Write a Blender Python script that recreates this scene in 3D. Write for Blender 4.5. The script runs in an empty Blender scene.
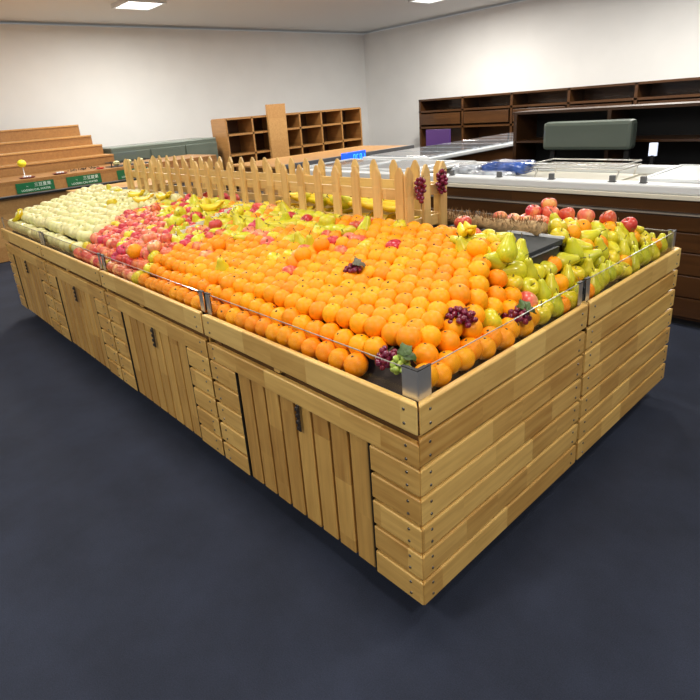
import bpy, bmesh, math, random
from mathutils import Vector, Matrix, Euler
random.seed(7)
PI = math.pi
SC = bpy.context.scene
COL = SC.collection

# ------------------------------------------------------------------ camera
cam_d = bpy.data.cameras.new('camera'); cam = bpy.data.objects.new('camera', cam_d); COL.objects.link(cam)
cam.location = (0.842, -0.987, 1.557)
cam.rotation_mode = 'XYZ'; cam.rotation_euler = (1.234, 0.076, 0.835)
cam_d.sensor_width = 36; cam_d.lens = 555.9 / 700 * 36
cam_d.shift_x = (350 - 334.3) / 700; cam_d.shift_y = -(350 - 301.9) / 700
cam_d.clip_start = .05; cam_d.clip_end = 100
SC.camera = cam
SC.view_settings.view_transform = 'Standard'; SC.view_settings.look = 'None'
SC.view_settings.gamma = 1; SC.view_settings.use_curve_mapping = False
SC.view_settings.exposure = 0.0
# ------------------------------------------------------------------ world and ceiling lights
w = bpy.data.worlds.new('world'); SC.world = w; w.use_nodes = True
w.node_tree.nodes['Background'].inputs[0].default_value = (.95, .97, 1, 1)
w.node_tree.nodes['Background'].inputs[1].default_value = .34
def area(loc, sx, sy, power, col=(1, .97, .9), rot=(0, 0, 0)):
    d = bpy.data.lights.new('ceiling_lamp', 'AREA'); d.shape = 'RECTANGLE'; d.size = sx; d.size_y = sy; d.energy = power; d.color = col
    o = bpy.data.objects.new('ceiling_lamp', d); COL.objects.link(o); o.location = loc; o.rotation_euler = rot
    return o
LAMPS = [(-.3, .2, 24), (-2.4, .2, 21), (-4.6, .3, 15), (2.1, -.6, 64), (-1.6, 2.6, 28), (-6.6, 1.4, 75), (-6.6, 5.2, 70), (-2.6, 5.6, 60), (1.2, 2.4, 40), (-8.4, 3.4, 80), (-2.2, 8.0, 150), (-6.4, 8.2, 150), (-1.0, -2.7, 62), (-4.0, -2.6, 46)]  # last two are added out of view to brighten the long crate fronts
for (x, y, e) in LAMPS: area((x, y, 3.22), .5, .5, e)

# ------------------------------------------------------------------ materials
def nt(name):
    m = bpy.data.materials.new(name); m.use_nodes = True
    n = m.node_tree.nodes; l = m.node_tree.links
    return m, n, l, n['Principled BSDF']
def plain(name, col, rough=.5, metal=0, noise=0, nscale=20, bump=0, bscale=60, coat=0, varv=0, varh=0, emis=None, estr=0, spec=.5):
    m, n, l, b = nt(name)
    b.inputs['Base Color'].default_value = (*col, 1); b.inputs['Roughness'].default_value = rough; b.inputs['Metallic'].default_value = metal
    b.inputs['Coat Weight'].default_value = coat; b.inputs['Specular IOR Level'].default_value = spec
    if emis: b.inputs['Emission Color'].default_value = (*emis, 1); b.inputs['Emission Strength'].default_value = estr
    src = None; tc = n.new('ShaderNodeTexCoord')
    if noise:
        t = n.new('ShaderNodeTexNoise'); t.inputs['Scale'].default_value = nscale; t.inputs['Detail'].default_value = 4
        l.new(tc.outputs['Object'], t.inputs['Vector'])
        r = n.new('ShaderNodeMapRange'); r.inputs['To Min'].default_value = 1 - noise; r.inputs['To Max'].default_value = 1 + noise
        r.inputs['From Min'].default_value = .3; r.inputs['From Max'].default_value = .7
        l.new(t.outputs['Fac'], r.inputs[0]); src = r.outputs[0]
    if src or varv or varh:
        h = n.new('ShaderNodeHueSaturation'); h.inputs['Color'].default_value = (*col, 1)
        oi = n.new('ShaderNodeObjectInfo')
        if src and varv:
            r2 = n.new('ShaderNodeMapRange'); r2.inputs['To Min'].default_value = 1 - varv; r2.inputs['To Max'].default_value = 1 + varv
            l.new(oi.outputs['Random'], r2.inputs[0]); mu = n.new('ShaderNodeMath'); mu.operation = 'MULTIPLY'
            l.new(src, mu.inputs[0]); l.new(r2.outputs[0], mu.inputs[1]); src = mu.outputs[0]
        if src: l.new(src, h.inputs['Value'])
        if varh:
            wn = n.new('ShaderNodeTexWhiteNoise'); wn.noise_dimensions = '1D'; l.new(oi.outputs['Random'], wn.inputs['W'])
            r3 = n.new('ShaderNodeMapRange'); r3.inputs['To Min'].default_value = .5 - varh; r3.inputs['To Max'].default_value = .5 + varh
            l.new(wn.outputs[0], r3.inputs[0]); l.new(r3.outputs[0], h.inputs['Hue'])
        l.new(h.outputs[0], b.inputs['Base Color'])
    if bump:
        t = n.new('ShaderNodeTexNoise'); t.inputs['Scale'].default_value = bscale; l.new(tc.outputs['Object'], t.inputs['Vector'])
        bp = n.new('ShaderNodeBump'); bp.inputs['Strength'].default_value = bump; bp.inputs['Distance'].default_value = .001
        l.new(t.outputs['Fac'], bp.inputs['Height']); l.new(bp.outputs[0], b.inputs['Normal'])
    return m
def wood(name, c1, c2, rough=.38, block=.26, row=.2, grain=1.0, coat=.15):
    """finger-jointed solid wood: blocks of differing tone along local X, fine streaks along X"""
    m, n, l, b = nt(name)
    tc = n.new('ShaderNodeTexCoord'); oi = n.new('ShaderNodeObjectInfo')
    off = n.new('ShaderNodeVectorMath'); off.operation = 'MULTIPLY_ADD'
    off.inputs[1].default_value = (7.3, 0, 0)
    comb = n.new('ShaderNodeCombineXYZ'); l.new(oi.outputs['Random'], comb.inputs[0])
    l.new(comb.outputs[0], off.inputs[0]); l.new(tc.outputs['Object'], off.inputs[2])
    # block index along X, with per-row shift
    sep = n.new('ShaderNodeSeparateXYZ'); l.new(off.outputs[0], sep.inputs[0])
    def math_(op, a, bb=None, c=None):
        q = n.new('ShaderNodeMath'); q.operation = op
        for i, v in enumerate((a, bb, c)):
            if v is None: continue
            if isinstance(v, (int, float)): q.inputs[i].default_value = v
            else: l.new(v, q.inputs[i])
        return q.outputs[0]
    rowi = math_('FLOOR', math_('DIVIDE', math_('ADD', sep.outputs[2], 10 + row / 2), row))
    xx = math_('ADD', math_('DIVIDE', sep.outputs[0], block), math_('MULTIPLY', rowi, .37))
    bi = math_('FLOOR', math_('ADD', xx, math_('MULTIPLY', math_('SINE', math_('MULTIPLY', xx, 2.1)), .3)))
    cb = n.new('ShaderNodeCombineXYZ'); l.new(bi, cb.inputs[0]); l.new(rowi, cb.inputs[1]); l.new(oi.outputs['Random'], cb.inputs[2])
    wn = n.new('ShaderNodeTexWhiteNoise'); wn.noise_dimensions = '3D'; l.new(cb.outputs[0], wn.inputs['Vector'])
    mp = n.new('ShaderNodeMapping'); mp.inputs['Scale'].default_value = (3 * grain, 60 * grain, 60 * grain)
    ad = n.new('ShaderNodeVectorMath'); ad.operation = 'ADD'; l.new(off.outputs[0], ad.inputs[0])
    sc_ = n.new('ShaderNodeVectorMath'); sc_.operation = 'SCALE'; sc_.inputs['Scale'].default_value = 3; l.new(wn.outputs['Color'], sc_.inputs[0]); l.new(sc_.outputs[0], ad.inputs[1])
    l.new(ad.outputs[0], mp.inputs[0])
    tn = n.new('ShaderNodeTexNoise'); tn.inputs['Scale'].default_value = 1; tn.inputs['Detail'].default_value = 5; tn.inputs['Distortion'].default_value = .6
    l.new(mp.outputs[0], tn.inputs['Vector'])
    mp2 = n.new('ShaderNodeMapping'); mp2.inputs['Scale'].default_value = (6, 22, 22); l.new(ad.outputs[0], mp2.inputs[0])
    tn2 = n.new('ShaderNodeTexNoise'); tn2.inputs['Detail'].default_value = 2; tn2.inputs['Scale'].default_value = 1; l.new(mp2.outputs[0], tn2.inputs['Vector'])
    f = math_('ADD', math_('MULTIPLY', wn.outputs['Value'], .46), math_('ADD', math_('MULTIPLY', tn.outputs['Fac'], .85), math_('MULTIPLY', tn2.outputs['Fac'], .45)))
    f = math_('SUBTRACT', f, .48)
    r = n.new('ShaderNodeValToRGB'); r.color_ramp.elements[0].color = (*c1, 1); r.color_ramp.elements[1].color = (*c2, 1)
    r.color_ramp.elements[0].position = 0; r.color_ramp.elements[1].position = .85
    l.new(f, r.inputs[0]); l.new(r.outputs[0], b.inputs['Base Color'])
    b.inputs['Roughness'].default_value = rough; b.inputs['Coat Weight'].default_value = coat; b.inputs['Coat Roughness'].default_value = .3
    bp = n.new('ShaderNodeBump'); bp.inputs['Strength'].default_value = .12; bp.inputs['Distance'].default_value = .001
    l.new(tn.outputs['Fac'], bp.inputs['Height']); l.new(bp.outputs[0], b.inputs['Normal'])
    return m
M = {}
M['slat'] = wood('crate_wood', (.88, .56, .165), (.47, .225, .045))
M['door'] = wood('door_wood', (.80, .48, .13), (.42, .195, .040), block=.34)
M['rim'] = wood('rim_wood', (.90, .61, .20), (.56, .30, .07))
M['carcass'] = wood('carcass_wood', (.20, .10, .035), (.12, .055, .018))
M['fence'] = wood('fence_wood', (.82, .56, .21), (.56, .33, .10), block=.2, coat=.3)
M['shop'] = wood('shop_wood', (.46, .23, .07), (.27, .12, .034), block=.9, row=.3, grain=.6, coat=.35)
M['shop_light'] = wood('shop_light_wood', (.62, .36, .13), (.42, .2, .06), block=.8, row=.4, grain=.6)
M['dark_wood'] = wood('dark_wood', (.095, .038, .011), (.040, .015, .005), block=1.3, row=.14, grain=.5, rough=.3)
M['black'] = plain('black_plastic', (.012, .012, .013), .5)
M['dark_panel'] = plain('dark_panel', (.035, .037, .037), .75, noise=.15)
M['mesh'] = plain('black_mesh', (.03, .018, .012), .6, bump=1, bscale=500)
M['steel'] = plain('brushed_steel', (.72, .70, .66), .35, .85, noise=.05)
M['screw'] = plain('screw_steel', (.22, .20, .18), .35, 1)
M['lock'] = plain('lock_metal', (.07, .06, .055), .35, .6)
M['lockb'] = plain('lock_bright', (.5, .4, .3), .25, 1)
M['white'] = plain('white_plastic', (.75, .77, .78), .35)
M['cream'] = plain('cream_trim', (.72, .68, .56), .35)
M['grey'] = plain('grey_metal', (.16, .165, .17), .5, .3)
M['ggrey'] = plain('green_grey_panel', (.12, .15, .12), .35, coat=.3)
M['navy'] = plain('black_backing', (.008, .008, .009), .7)
M['sign'] = plain('green_sign', (.005, .13, .045), .4)
M['sign_text'] = plain('sign_lettering', (.75, .85, .75), .5)
M['wall'] = plain('pale_wall_paint', (.86, .85, .83), .85, noise=.02, nscale=2)
M['ceil'] = plain('ceiling_paint', (.8, .8, .79), .9)
M['lamp'] = plain('lamp_diffuser', (.9, .9, .9), .5, emis=(1, .97, .9), estr=4)
M['led'] = plain('led_screen', (.01, .05, .6), .3, emis=(.01, .12, 1), estr=1.1)
M['ledtxt'] = plain('led_digits', (.1, .6, .9), .3, emis=(.1, .65, 1), estr=1.2)
M['lcd'] = plain('lamp_sign', (.7, .75, .85), .3, emis=(.75, .82, 1), estr=.9)
M['purple'] = plain('purple_panel', (.10, .04, .22), .5)
M['red'] = plain('red_plastic', (.55, .03, .02), .4)
M['maroon'] = plain('maroon_tray', (.16, .03, .025), .45)
M['yellow'] = plain('yellow_card', (.85, .78, .03), .5)
M['straw'] = plain('dried_straw', (.30, .16, .06), .7, varh=.0, noise=.5, nscale=30)
M['strawl'] = plain('straw_roll', (.42, .27, .12), .7, noise=.4, nscale=60)
M['blue_film'] = plain('blue_film', (.03, .09, .36), .15, coat=1, noise=.5, nscale=9)
M['clear_film'] = plain('clear_film', (.42, .45, .50), .12, coat=1, noise=.5, nscale=14)
# carpet
m, n, l, b = nt('navy_carpet'); M['carpet'] = m
tc = n.new('ShaderNodeTexCoord'); t1 = n.new('ShaderNodeTexNoise'); t1.inputs['Scale'].default_value = 3.2; t1.inputs['Detail'].default_value = 8; t1.inputs['Roughness'].default_value = .65
t2 = n.new('ShaderNodeTexNoise'); t2.inputs['Scale'].default_value = 260; t2.inputs['Detail'].default_value = 2
l.new(tc.outputs['Object'], t1.inputs['Vector']); l.new(tc.outputs['Object'], t2.inputs['Vector'])
mx = n.new('ShaderNodeMix'); mx.data_type = 'FLOAT'; mx.inputs[0].default_value = .5; l.new(t1.outputs['Fac'], mx.inputs[2]); l.new(t2.outputs['Fac'], mx.inputs[3])
r = n.new('ShaderNodeValToRGB'); r.color_ramp.elements[0].position = .34; r.color_ramp.elements[1].position = .68
r.color_ramp.elements[0].color = (.006, .009, .020, 1); r.color_ramp.elements[1].color = (.021, .028, .054, 1)
l.new(mx.outputs[0], r.inputs[0]); l.new(r.outputs[0], b.inputs['Base Color']); b.inputs['Roughness'].default_value = .9
bp = n.new('ShaderNodeBump'); bp.inputs['Strength'].default_value = .4; bp.inputs['Distance'].default_value = .002; l.new(t2.outputs['Fac'], bp.inputs['Height']); l.new(bp.outputs[0], b.inputs['Normal'])
# acrylic
m, n, l, b = nt('clear_acrylic'); M['acrylic'] = m
tr = n.new('ShaderNodeBsdfTransparent'); tr.inputs[0].default_value = (.975, .975, .965, 1)
gl = n.new('ShaderNodeBsdfGlossy'); gl.inputs['Roughness'].default_value = .03
lw = n.new('ShaderNodeLayerWeight'); lw.inputs[0].default_value = .5; pw = n.new('ShaderNodeMath'); pw.operation = 'POWER'; pw.inputs[1].default_value = 4; l.new(lw.outputs['Facing'], pw.inputs[0])
fr = n.new('ShaderNodeMath'); fr.operation = 'MULTIPLY_ADD'; fr.inputs[1].default_value = .35; fr.inputs[2].default_value = .015; l.new(pw.outputs[0], fr.inputs[0]); mxs = n.new('ShaderNodeMixShader')
l.new(fr.outputs[0], mxs.inputs[0]); l.new(tr.outputs[0], mxs.inputs[1]); l.new(gl.outputs[0], mxs.inputs[2]); l.new(mxs.outputs[0], n['Material Output'].inputs[0])
M['acrylic_edge'] = plain('acrylic_edge', (.42, .38, .33), .2, coat=1)
# fruit skins
M['orange'] = plain('orange_peel', (.98, .345, .001), .45, noise=.05, nscale=30, bump=.35, bscale=420, coat=.0, spec=.35, varv=.07, varh=.010)
M['stem'] = plain('fruit_stem', (.09, .07, .02), .7)
def skin(name, ca, cb, cc=None, scale=14, lo=.4, hi=.62, rough=.3, varh=.012, stretch=.35):
    m, n, l, b = nt(name)
    tc = n.new('ShaderNodeTexCoord'); oi = n.new('ShaderNodeObjectInfo')
    mp = n.new('ShaderNodeMapping'); mp.inputs['Scale'].default_value = (1, 1, stretch)
    cx = n.new('ShaderNodeCombineXYZ'); mu = n.new('ShaderNodeMath'); mu.operation = 'MULTIPLY'; mu.inputs[1].default_value = 9; l.new(oi.outputs['Random'], mu.inputs[0])
    l.new(mu.outputs[0], cx.inputs[0]); l.new(mu.outputs[0], cx.inputs[2]); l.new(cx.outputs[0], mp.inputs['Location'])
    l.new(tc.outputs['Object'], mp.inputs[0]); t = n.new('ShaderNodeTexNoise'); t.inputs['Scale'].default_value = scale; t.inputs['Detail'].default_value = 6; t.inputs['Roughness'].default_value = .6
    l.new(mp.outputs[0], t.inputs['Vector'])
    r = n.new('ShaderNodeValToRGB'); r.color_ramp.elements[0].position = lo; r.color_ramp.elements[1].position = hi
    r.color_ramp.elements[0].color = (*ca, 1); r.color_ramp.elements[1].color = (*cb, 1)
    if cc: e = r.color_ramp.elements.new((lo + hi) / 2); e.color = (*cc, 1)
    l.new(t.outputs['Fac'], r.inputs[0])
    h = n.new('ShaderNodeHueSaturation'); wn = n.new('ShaderNodeTexWhiteNoise'); wn.noise_dimensions = '1D'; l.new(oi.outputs['Random'], wn.inputs['W'])
    r3 = n.new('ShaderNodeMapRange'); r3.inputs['To Min'].default_value = .5 - varh; r3.inputs['To Max'].default_value = .5 + varh; l.new(wn.outputs[0], r3.inputs[0]); l.new(r3.outputs[0], h.inputs['Hue'])
    l.new(r.outputs[0], h.inputs['Color']); l.new(h.outputs[0], b.inputs['Base Color'])
    b.inputs['Roughness'].default_value = rough; b.inputs['Coat Weight'].default_value = .25
    return m
M['red_apple'] = skin('red_apple_skin', (.55, .03, .022), (.82, .36, .10), (.68, .09, .05))
M['pink_apple'] = skin('pink_apple_skin', (.70, .09, .045), (.90, .50, .18), (.78, .20, .10), lo=.36, hi=.66)
M['crimson'] = skin('crimson_apple_skin', (.52, .012, .03), (.66, .06, .07), lo=.3, hi=.7)
M['yellow_apple'] = skin('yellow_apple_skin', (.84, .60, .012), (.62, .56, .025), lo=.3, hi=.7)
M['pear'] = skin('yellow_pear_skin', (.72, .60, .012), (.52, .54, .025), lo=.3, hi=.7, rough=.35)
M['pale'] = skin('pale_pear_skin', (.80, .73, .36), (.72, .67, .28), lo=.3, hi=.7, rough=.4)
M['banana'] = skin('banana_skin', (.90, .66, .015), (.86, .60, .01), lo=.3, hi=.7, rough=.4)
M['grape'] = skin('red_grape_skin', (.24, .008, .035), (.10, .006, .03), lo=.3, hi=.7, rough=.18, scale=40)
M['green_grape'] = skin('green_grape_skin', (.36, .50, .06), (.52, .62, .14), lo=.3, hi=.7, rough=.18, scale=40)
M['leaf'] = plain('leaf_green', (.07, .12, .025), .55, noise=.3, nscale=60)
M['leaf_dry'] = plain('leaf_grey', (.16, .15, .10), .6, noise=.3, nscale=60)

# ------------------------------------------------------------------ mesh helpers
def mesh(name, bm, mat, smooth=False):
    me = bpy.data.meshes.new(name)
    bmesh.ops.recalc_face_normals(bm, faces=bm.faces); bm.to_mesh(me); bm.free()
    for mm in (mat if isinstance(mat, (list, tuple)) else [mat]): me.materials.append(mm)
    if smooth:
        for p in me.polygons: p.use_smooth = True
    return me
def put(name, me, parent=None, loc=(0, 0, 0), rot=(0, 0, 0), scale=None):
    o = bpy.data.objects.new(name, me); COL.objects.link(o); o.location = loc; o.rotation_euler = rot
    if scale: o.scale = scale if isinstance(scale, tuple) else (scale,) * 3
    if parent: o.parent = parent
    return o
def tag(o, label, cat, group=None, kind=None):
    o['label'] = label; o['category'] = cat
    if group: o['group'] = group
    if kind: o['kind'] = kind
    return o
def empty(name, loc, label, cat, group=None, rot=(0, 0, 0)):
    o = bpy.data.objects.new(name, None); o.empty_display_size = .05; COL.objects.link(o); o.location = loc; o.rotation_euler = rot
    return tag(o, label, cat, group)
def bx(bm, c, s, bev=0, mi=0, rot=None):
    r = bmesh.ops.create_cube(bm, size=1); vs = r['verts']
    bmesh.ops.scale(bm, vec=s, verts=vs)
    if bev:
        es = list({e for v in vs for e in v.link_edges}); rr = bmesh.ops.bevel(bm, geom=es, offset=bev, segments=2, affect='EDGES', profile=.5)
        vs = list({v for f in rr['faces'] for v in f.verts} | {v for v in vs if v.is_valid})
    fs = {f for v in vs for f in v.link_faces}
    for f in fs: f.material_index = mi
    if rot: bmesh.ops.rotate(bm, cent=(0, 0, 0), matrix=rot, verts=vs)
    bmesh.ops.translate(bm, vec=c, verts=vs)
def box_me(name, s, mat, bev=0, c=(0, 0, 0)):
    bm = bmesh.new(); bx(bm, c, s, bev); return mesh(name, bm, mat)
CACHE = {}
def board_me(L, H, T, mat, ml=0, mr=0, bev=.006):
    """board: length L along X centred, thickness T along Y (outer face at y=-T/2), height H along Z; ml / mr = 45 degree mitres at the left / right end"""
    key = (round(L, 4), H, T, mat, ml, mr)
    if key in CACHE: return CACHE[key]
    bm = bmesh.new(); a, h, t = L / 2, H / 2, T / 2
    xs = [(-a, -t), (a, -t), (a - mr * T, t), (-a + ml * T, t)]
    lo = [bm.verts.new((x, y, -h)) for x, y in xs]; hi = [bm.verts.new((x, y, h)) for x, y in xs]
    bm.faces.new(lo[::-1]); bm.faces.new(hi)
    for i in range(4): bm.faces.new((lo[i], lo[(i + 1) % 4], hi[(i + 1) % 4], hi[i]))
    bmesh.ops.bevel(bm, geom=[e for e in bm.edges if max(v.co.y for v in e.verts) < 0 or abs(e.verts[0].co.z - e.verts[1].co.z) < 1e-6], offset=bev, segments=3, affect='EDGES', profile=.5)
    CACHE[key] = mesh('board', bm, M[mat]); return CACHE[key]
def lathe(bm, prof, seg=20, mi=0, jitter=0, ridges=0):
    rings = []
    for (r, z) in prof:
        if r < 1e-5: rings.append([bm.verts.new((0, 0, z))]); continue
        rings.append([bm.verts.new((r * (1 + jitter * math.sin(ridges * 2 * PI * i / seg)) * math.cos(2 * PI * i / seg), r * (1 + jitter * math.cos(ridges * 2 * PI * i / seg)) * math.sin(2 * PI * i / seg), z)) for i in range(seg)])
    for a, b2 in zip(rings, rings[1:]):
        for i in range(seg):
            j = (i + 1) % seg
            if len(a) == 1 and len(b2) == 1: continue
            if len(a) == 1: f = bm.faces.new((a[0], b2[i], b2[j]))
            elif len(b2) == 1: f = bm.faces.new((a[i], a[j], b2[0]))
            else: f = bm.faces.new((a[i], a[j], b2[j], b2[i]))
            f.material_index = mi
def tube(bm, pts, rad, seg=8, mi=0):
    pts = [Vector(p) for p in pts]; rings = []
    for i, p in enumerate(pts):
        d = (pts[min(i + 1, len(pts) - 1)] - pts[max(i - 1, 0)]).normalized()
        u = d.cross(Vector((0, 0, 1)) if abs(d.z) < .9 else Vector((0, 1, 0))).normalized(); v = d.cross(u)
        r = rad[i] if isinstance(rad, (list, tuple)) else rad
        rings.append([bm.verts.new(p + (u * math.cos(2 * PI * k / seg) + v * math.sin(2 * PI * k / seg)) * r) for k in range(seg)])
    for a, b2 in zip(rings, rings[1:]):
        for k in range(seg): bm.faces.new((a[k], a[(k + 1) % seg], b2[(k + 1) % seg], b2[k])).material_index = mi
    bm.faces.new(rings[0][::-1]).material_index = mi; bm.faces.new(rings[-1]).material_index = mi

# ------------------------------------------------------------------ setting
def struct(name, c, s, mat):
    o = put(name, box_me(name, s, M[mat]), None, c); o['kind'] = 'structure'; return o
struct('floor', (-3, 3, -.05), (17, 16, .1), 'carpet')
struct('ceiling', (-3, 3, 3.4), (17, 16, .1), 'ceil')
struct('wall_left', (-10.6, 3, 1.65), (.2, 16, 3.3), 'wall')
struct('wall_back', (-3, 10.6, 1.65), (15, .2, 3.3), 'wall')
for i, (x, y, e) in enumerate(LAMPS):
    names = ['over the near end of the fruit island', 'over the middle of the fruit island', 'over the far end of the fruit island', 'over the open carpet in front of the island', 'between the fruit island and the long freezer', 'over the low wooden table', 'over the left service counter', 'over the second freezer', 'over the near end of the long freezer', 'over the left shelving', 'near the back wall on the right', 'near the back wall on the left', 'added unseen over the carpet to brighten the near crates', 'added unseen over the carpet to brighten the far crates']
    t = empty('ceiling_light', (x, y, 3.35), 'square recessed ceiling light ' + names[i], 'ceiling light', 'square ceiling lights')
    bm = bmesh.new()
    for dx, dy, sx, sy in ((-.3, 0, .04, .64), (.3, 0, .04, .64), (0, -.3, .56, .04), (0, .3, .56, .04)): bx(bm, (dx, dy, -.03), (sx, sy, .06))
    put('frame', mesh('frame', bm, M['white']), t)
    put('diffuser', box_me('diffuser', (.56, .56, .01), M['lamp']), t, (0, 0, -.02))

# ------------------------------------------------------------------ display crates
LEN, DA, DB, TOP, PITCH, T = 1.152, .979, .968, .8, .1, .022
SLH = .0885
screw_bm = bmesh.new(); lathe(screw_bm, [(0, -.004), (.0048, -.004), (.0048, .001), (.0034, .0025), (.0012, .0027), (0, .0018)], 10)
SCREW = mesh('screw', screw_bm, M['screw'], True)
def slat(root, name, cx, cy, z, L, H, ang, mat='slat', ml=0, mr=0, screws=(), out=0):
    o = put(name, board_me(L, H, T, mat, ml, mr), root, (cx, cy, z), (0, 0, ang))
    for sx in screws:
        for dz in (-.022, .022):
            put('screw', SCREW, o, (sx, -T / 2, dz), (PI / 2, 0, 0))
    return o
def crate(x1, y0, depth, label, long_slats=True, side_slats=False, door=True, seed=0):
    """x1 = right end, y0 = front; the front faces -Y, the right side faces +X; facing='back' crates only show their side"""
    random.seed(seed)
    g = .004
    root = empty('display_crate', (x1, y0, 0), label, 'display crate', 'wooden fruit display crates of the island')
    a, b_ = -LEN + g, -g
    W = depth
    # carcass
    bm = bmesh.new()
    zt = .685 if True else .68
    bx(bm, ((a + b_) / 2, T + .010 + .006, .39), (LEN - .06, .012, .57)); bx(bm, ((a + b_) / 2, W - T - .016, .39), (LEN - .06, .012, .57))
    bx(bm, (b_ - T - .016, W / 2, .39), (.012, W - .06, .57)); bx(bm, (a + T + .016, W / 2, .39), (.012, W - .06, .57))
    bx(bm, ((a + b_) / 2, W / 2, .112), (LEN - .08, W - .08, .012))
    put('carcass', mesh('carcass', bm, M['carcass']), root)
    for px in (a + T + .03, b_ - T - .03):
        for py in (T + .03, W - T - .03):
            put('corner_post', box_me('corner_post', (.05, .05, .60), M['carcass']), root, (px, py, .41))
            bm = bmesh.new(); lathe(bm, [(0, 0), (.034, 0), (.034, .012), (.022, .02), (.022, .105), (0, .105)], 16)
            put('foot', mesh('foot', bm, M['black'], False), root, (px + (.05 if px < -.5 else -.05), py + (.06 if py < .5 else -.06), 0))
    # rim boards (proud by 3 mm)
    z = TOP - .0475
    H = .095; p = .003
    L = b_ - a
    sc = (-L / 2 + .05, L / 2 - .05)
    slat(root, 'rim_board', (a + b_) / 2, T / 2 - p, z, L, H, 0, 'rim', 1, 1, sc if long_slats else ())
    slat(root, 'rim_board', (a + b_) / 2, W - T / 2 + p - .006, z, L, H, PI, 'rim', 1, 1)
    sw = (-(W - .006) / 2 + .045, (W - .006) / 2 - .045)
    if side_slats: slat(root, 'rim_board', b_ - T / 2 + p, W / 2 - .003, z, W - .006 + .0, H, PI / 2, 'rim', 1, 1, sw)
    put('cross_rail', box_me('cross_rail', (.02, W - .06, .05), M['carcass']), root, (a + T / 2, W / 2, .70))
    # spacer block in the open gap under the rim
    for k in range(1):
        put('spacer', box_me('spacer', (.035, .014, .03), M['slat']), root, (a + .42 * L, T / 2 + .010, TOP - .103))
    # second board, full length
    z = TOP - .1 - SLH / 2 - .020
    slat(root, 'slat', (a + b_) / 2, T / 2, z, L, SLH - .010, 0, 'slat', 1, 1 if side_slats else 1, sc)
    # corner slats
    cw = .2
    for k in range(2, 7):
        z = TOP - PITCH * k - .052
        slat(root, 'corner_slat', b_ - cw / 2, T / 2, z, cw, SLH, 0, 'slat', 0, 1, (cw / 2 - .05,))
        slat(root, 'corner_slat', a + cw / 2, T / 2, z, cw, SLH, 0, 'slat', 1, 0, (-cw / 2 + .05,))
    # side
    if side_slats:
        for k in range(1, 7):
            z = TOP - PITCH * k - .052
            slat(root, 'side_slat', b_ - T / 2, W / 2 - .003, z, W - .006, SLH, PI / 2, 'slat', 1, 1, sw)
    else:
        put('side_panel', box_me('side_panel', (.012, W - .05, .58), M['slat']), root, (b_ - .008, W / 2, .39))
    # door
    if door:
        dm = bmesh.new(); x0, x1_ = a + cw + .006, b_ - cw - .006
        bx(dm, ((x0 + x1_) / 2, T + .002, .35), (x1_ - x0, .010, .49))
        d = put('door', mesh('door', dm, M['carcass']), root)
        nb = 8; bw = (x1_ - x0) / nb
        for i in range(nb):
            # boards stand upright: local X runs along Z
            o = put('door_board', board_me(.492, bw - .012, .016, 'door', 0, 0, .004), d, (x0 + bw * (i + .5), T / 2 + .003, .351), (0, -PI / 2, 0))
        for xx in (a + cw + .002, b_ - cw - .002):
            put('edge_strip', box_me('edge_strip', (.0022, .02, .492), M['black']), d, (xx, T / 2, .351))
        lx = a + cw + .006 + bw * 4.15 + .02
        lk = bmesh.new(); bx(lk, (0, 0, 0), (.016, .006, .105), .002)
        for zz, q in ((.038, .009), (.012, .007), (-.014, .009), (-.038, .007)): bx(lk, (0, -.005, zz), (q * 1.7, .008, .014), .002)
        lock = put('lock', mesh('lock', lk, M['lock']), d, (lx, -.004, .552))
        lock['label'] = 'dark metal hasp lock'
    # trays (the sloping black mesh bed is separate)
    return root
A = crate(0, 0, DA, 'wooden display crate at the near corner of the island, both slatted faces in view', True, True, True, 1)
C_ = crate(-LEN, 0, DA, 'wooden display crate next to the near corner one along the long front', True, False, True, 2)
D_ = crate(-2 * LEN, 0, DA, 'third wooden display crate along the long front, counted from the near corner', True, False, True, 3)
E_ = crate(-3 * LEN, 0, DA, 'farthest wooden display crate of the front row, under the pale round pears', True, False, True, 4)
B_ = crate(0, DA + .006, DB, 'wooden display crate behind the near corner one, its slatted end facing right', False, True, False, 5)
for k in range(1, 4):
    crate(-k * LEN, DA + .006, DB, ['', 'wooden crate of the back row beside the end one', 'wooden crate of the back row behind the picket fence', 'farthest wooden crate of the back row'][k], False, False, False, 5 + k)

# acrylic guards with metal end brackets
BW, BH = .03, .088
def guard(p0, p1, inward, label, corner0=False, corner1=False):
    """panel along p0->p1 standing inside the rim; inward = unit vector to the fruit"""
    p0, p1, inward = Vector((*p0, 0)), Vector((*p1, 0)), Vector((*inward, 0))
    mid = (p0 + p1) / 2; d = (p1 - p0); L = d.length; ang = math.atan2(d.y, d.x)
    t = empty('acrylic_guard', (mid.x, mid.y, TOP - .004), label, 'acrylic guard', 'clear acrylic guards around the fruit', (0, 0, ang))
    side = 1 if (Matrix.Rotation(-ang, 3, 'Z') @ inward).y > 0 else -1
    pan = put('panel', box_me('panel', (L - .012, .003, .084), M['acrylic']), t, (0, 0, .042))
    put('polished_edge', box_me('polished_edge', (L - .014, .003, .0022), M['acrylic_edge']), pan, (0, 0, .0428))
    for s in (-1, 1):
        o = put('bracket', box_me('bracket', (BW, .0025, BH), M['steel'], .0008), t, (s * (L / 2 - BW / 2), -side * .0035, BH / 2))
        o['label'] = 'silver metal end bracket'
        put('bracket_cap', box_me('bracket_cap', (BW + .004, .012, .003), M['black']), o, (0, side * .003, BH / 2 + .0016))
    return t
off = .029
ord_ = ['the near corner crate', 'the second crate from the near corner', 'the third crate from the near corner', 'the farthest front crate']
for k in range(4):
    guard((-(k + 1) * LEN + .012, off), (-k * LEN - (.036 if k == 0 else .012), off), (0, 1), 'clear acrylic guard along the long front of ' + ord_[k])
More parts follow.
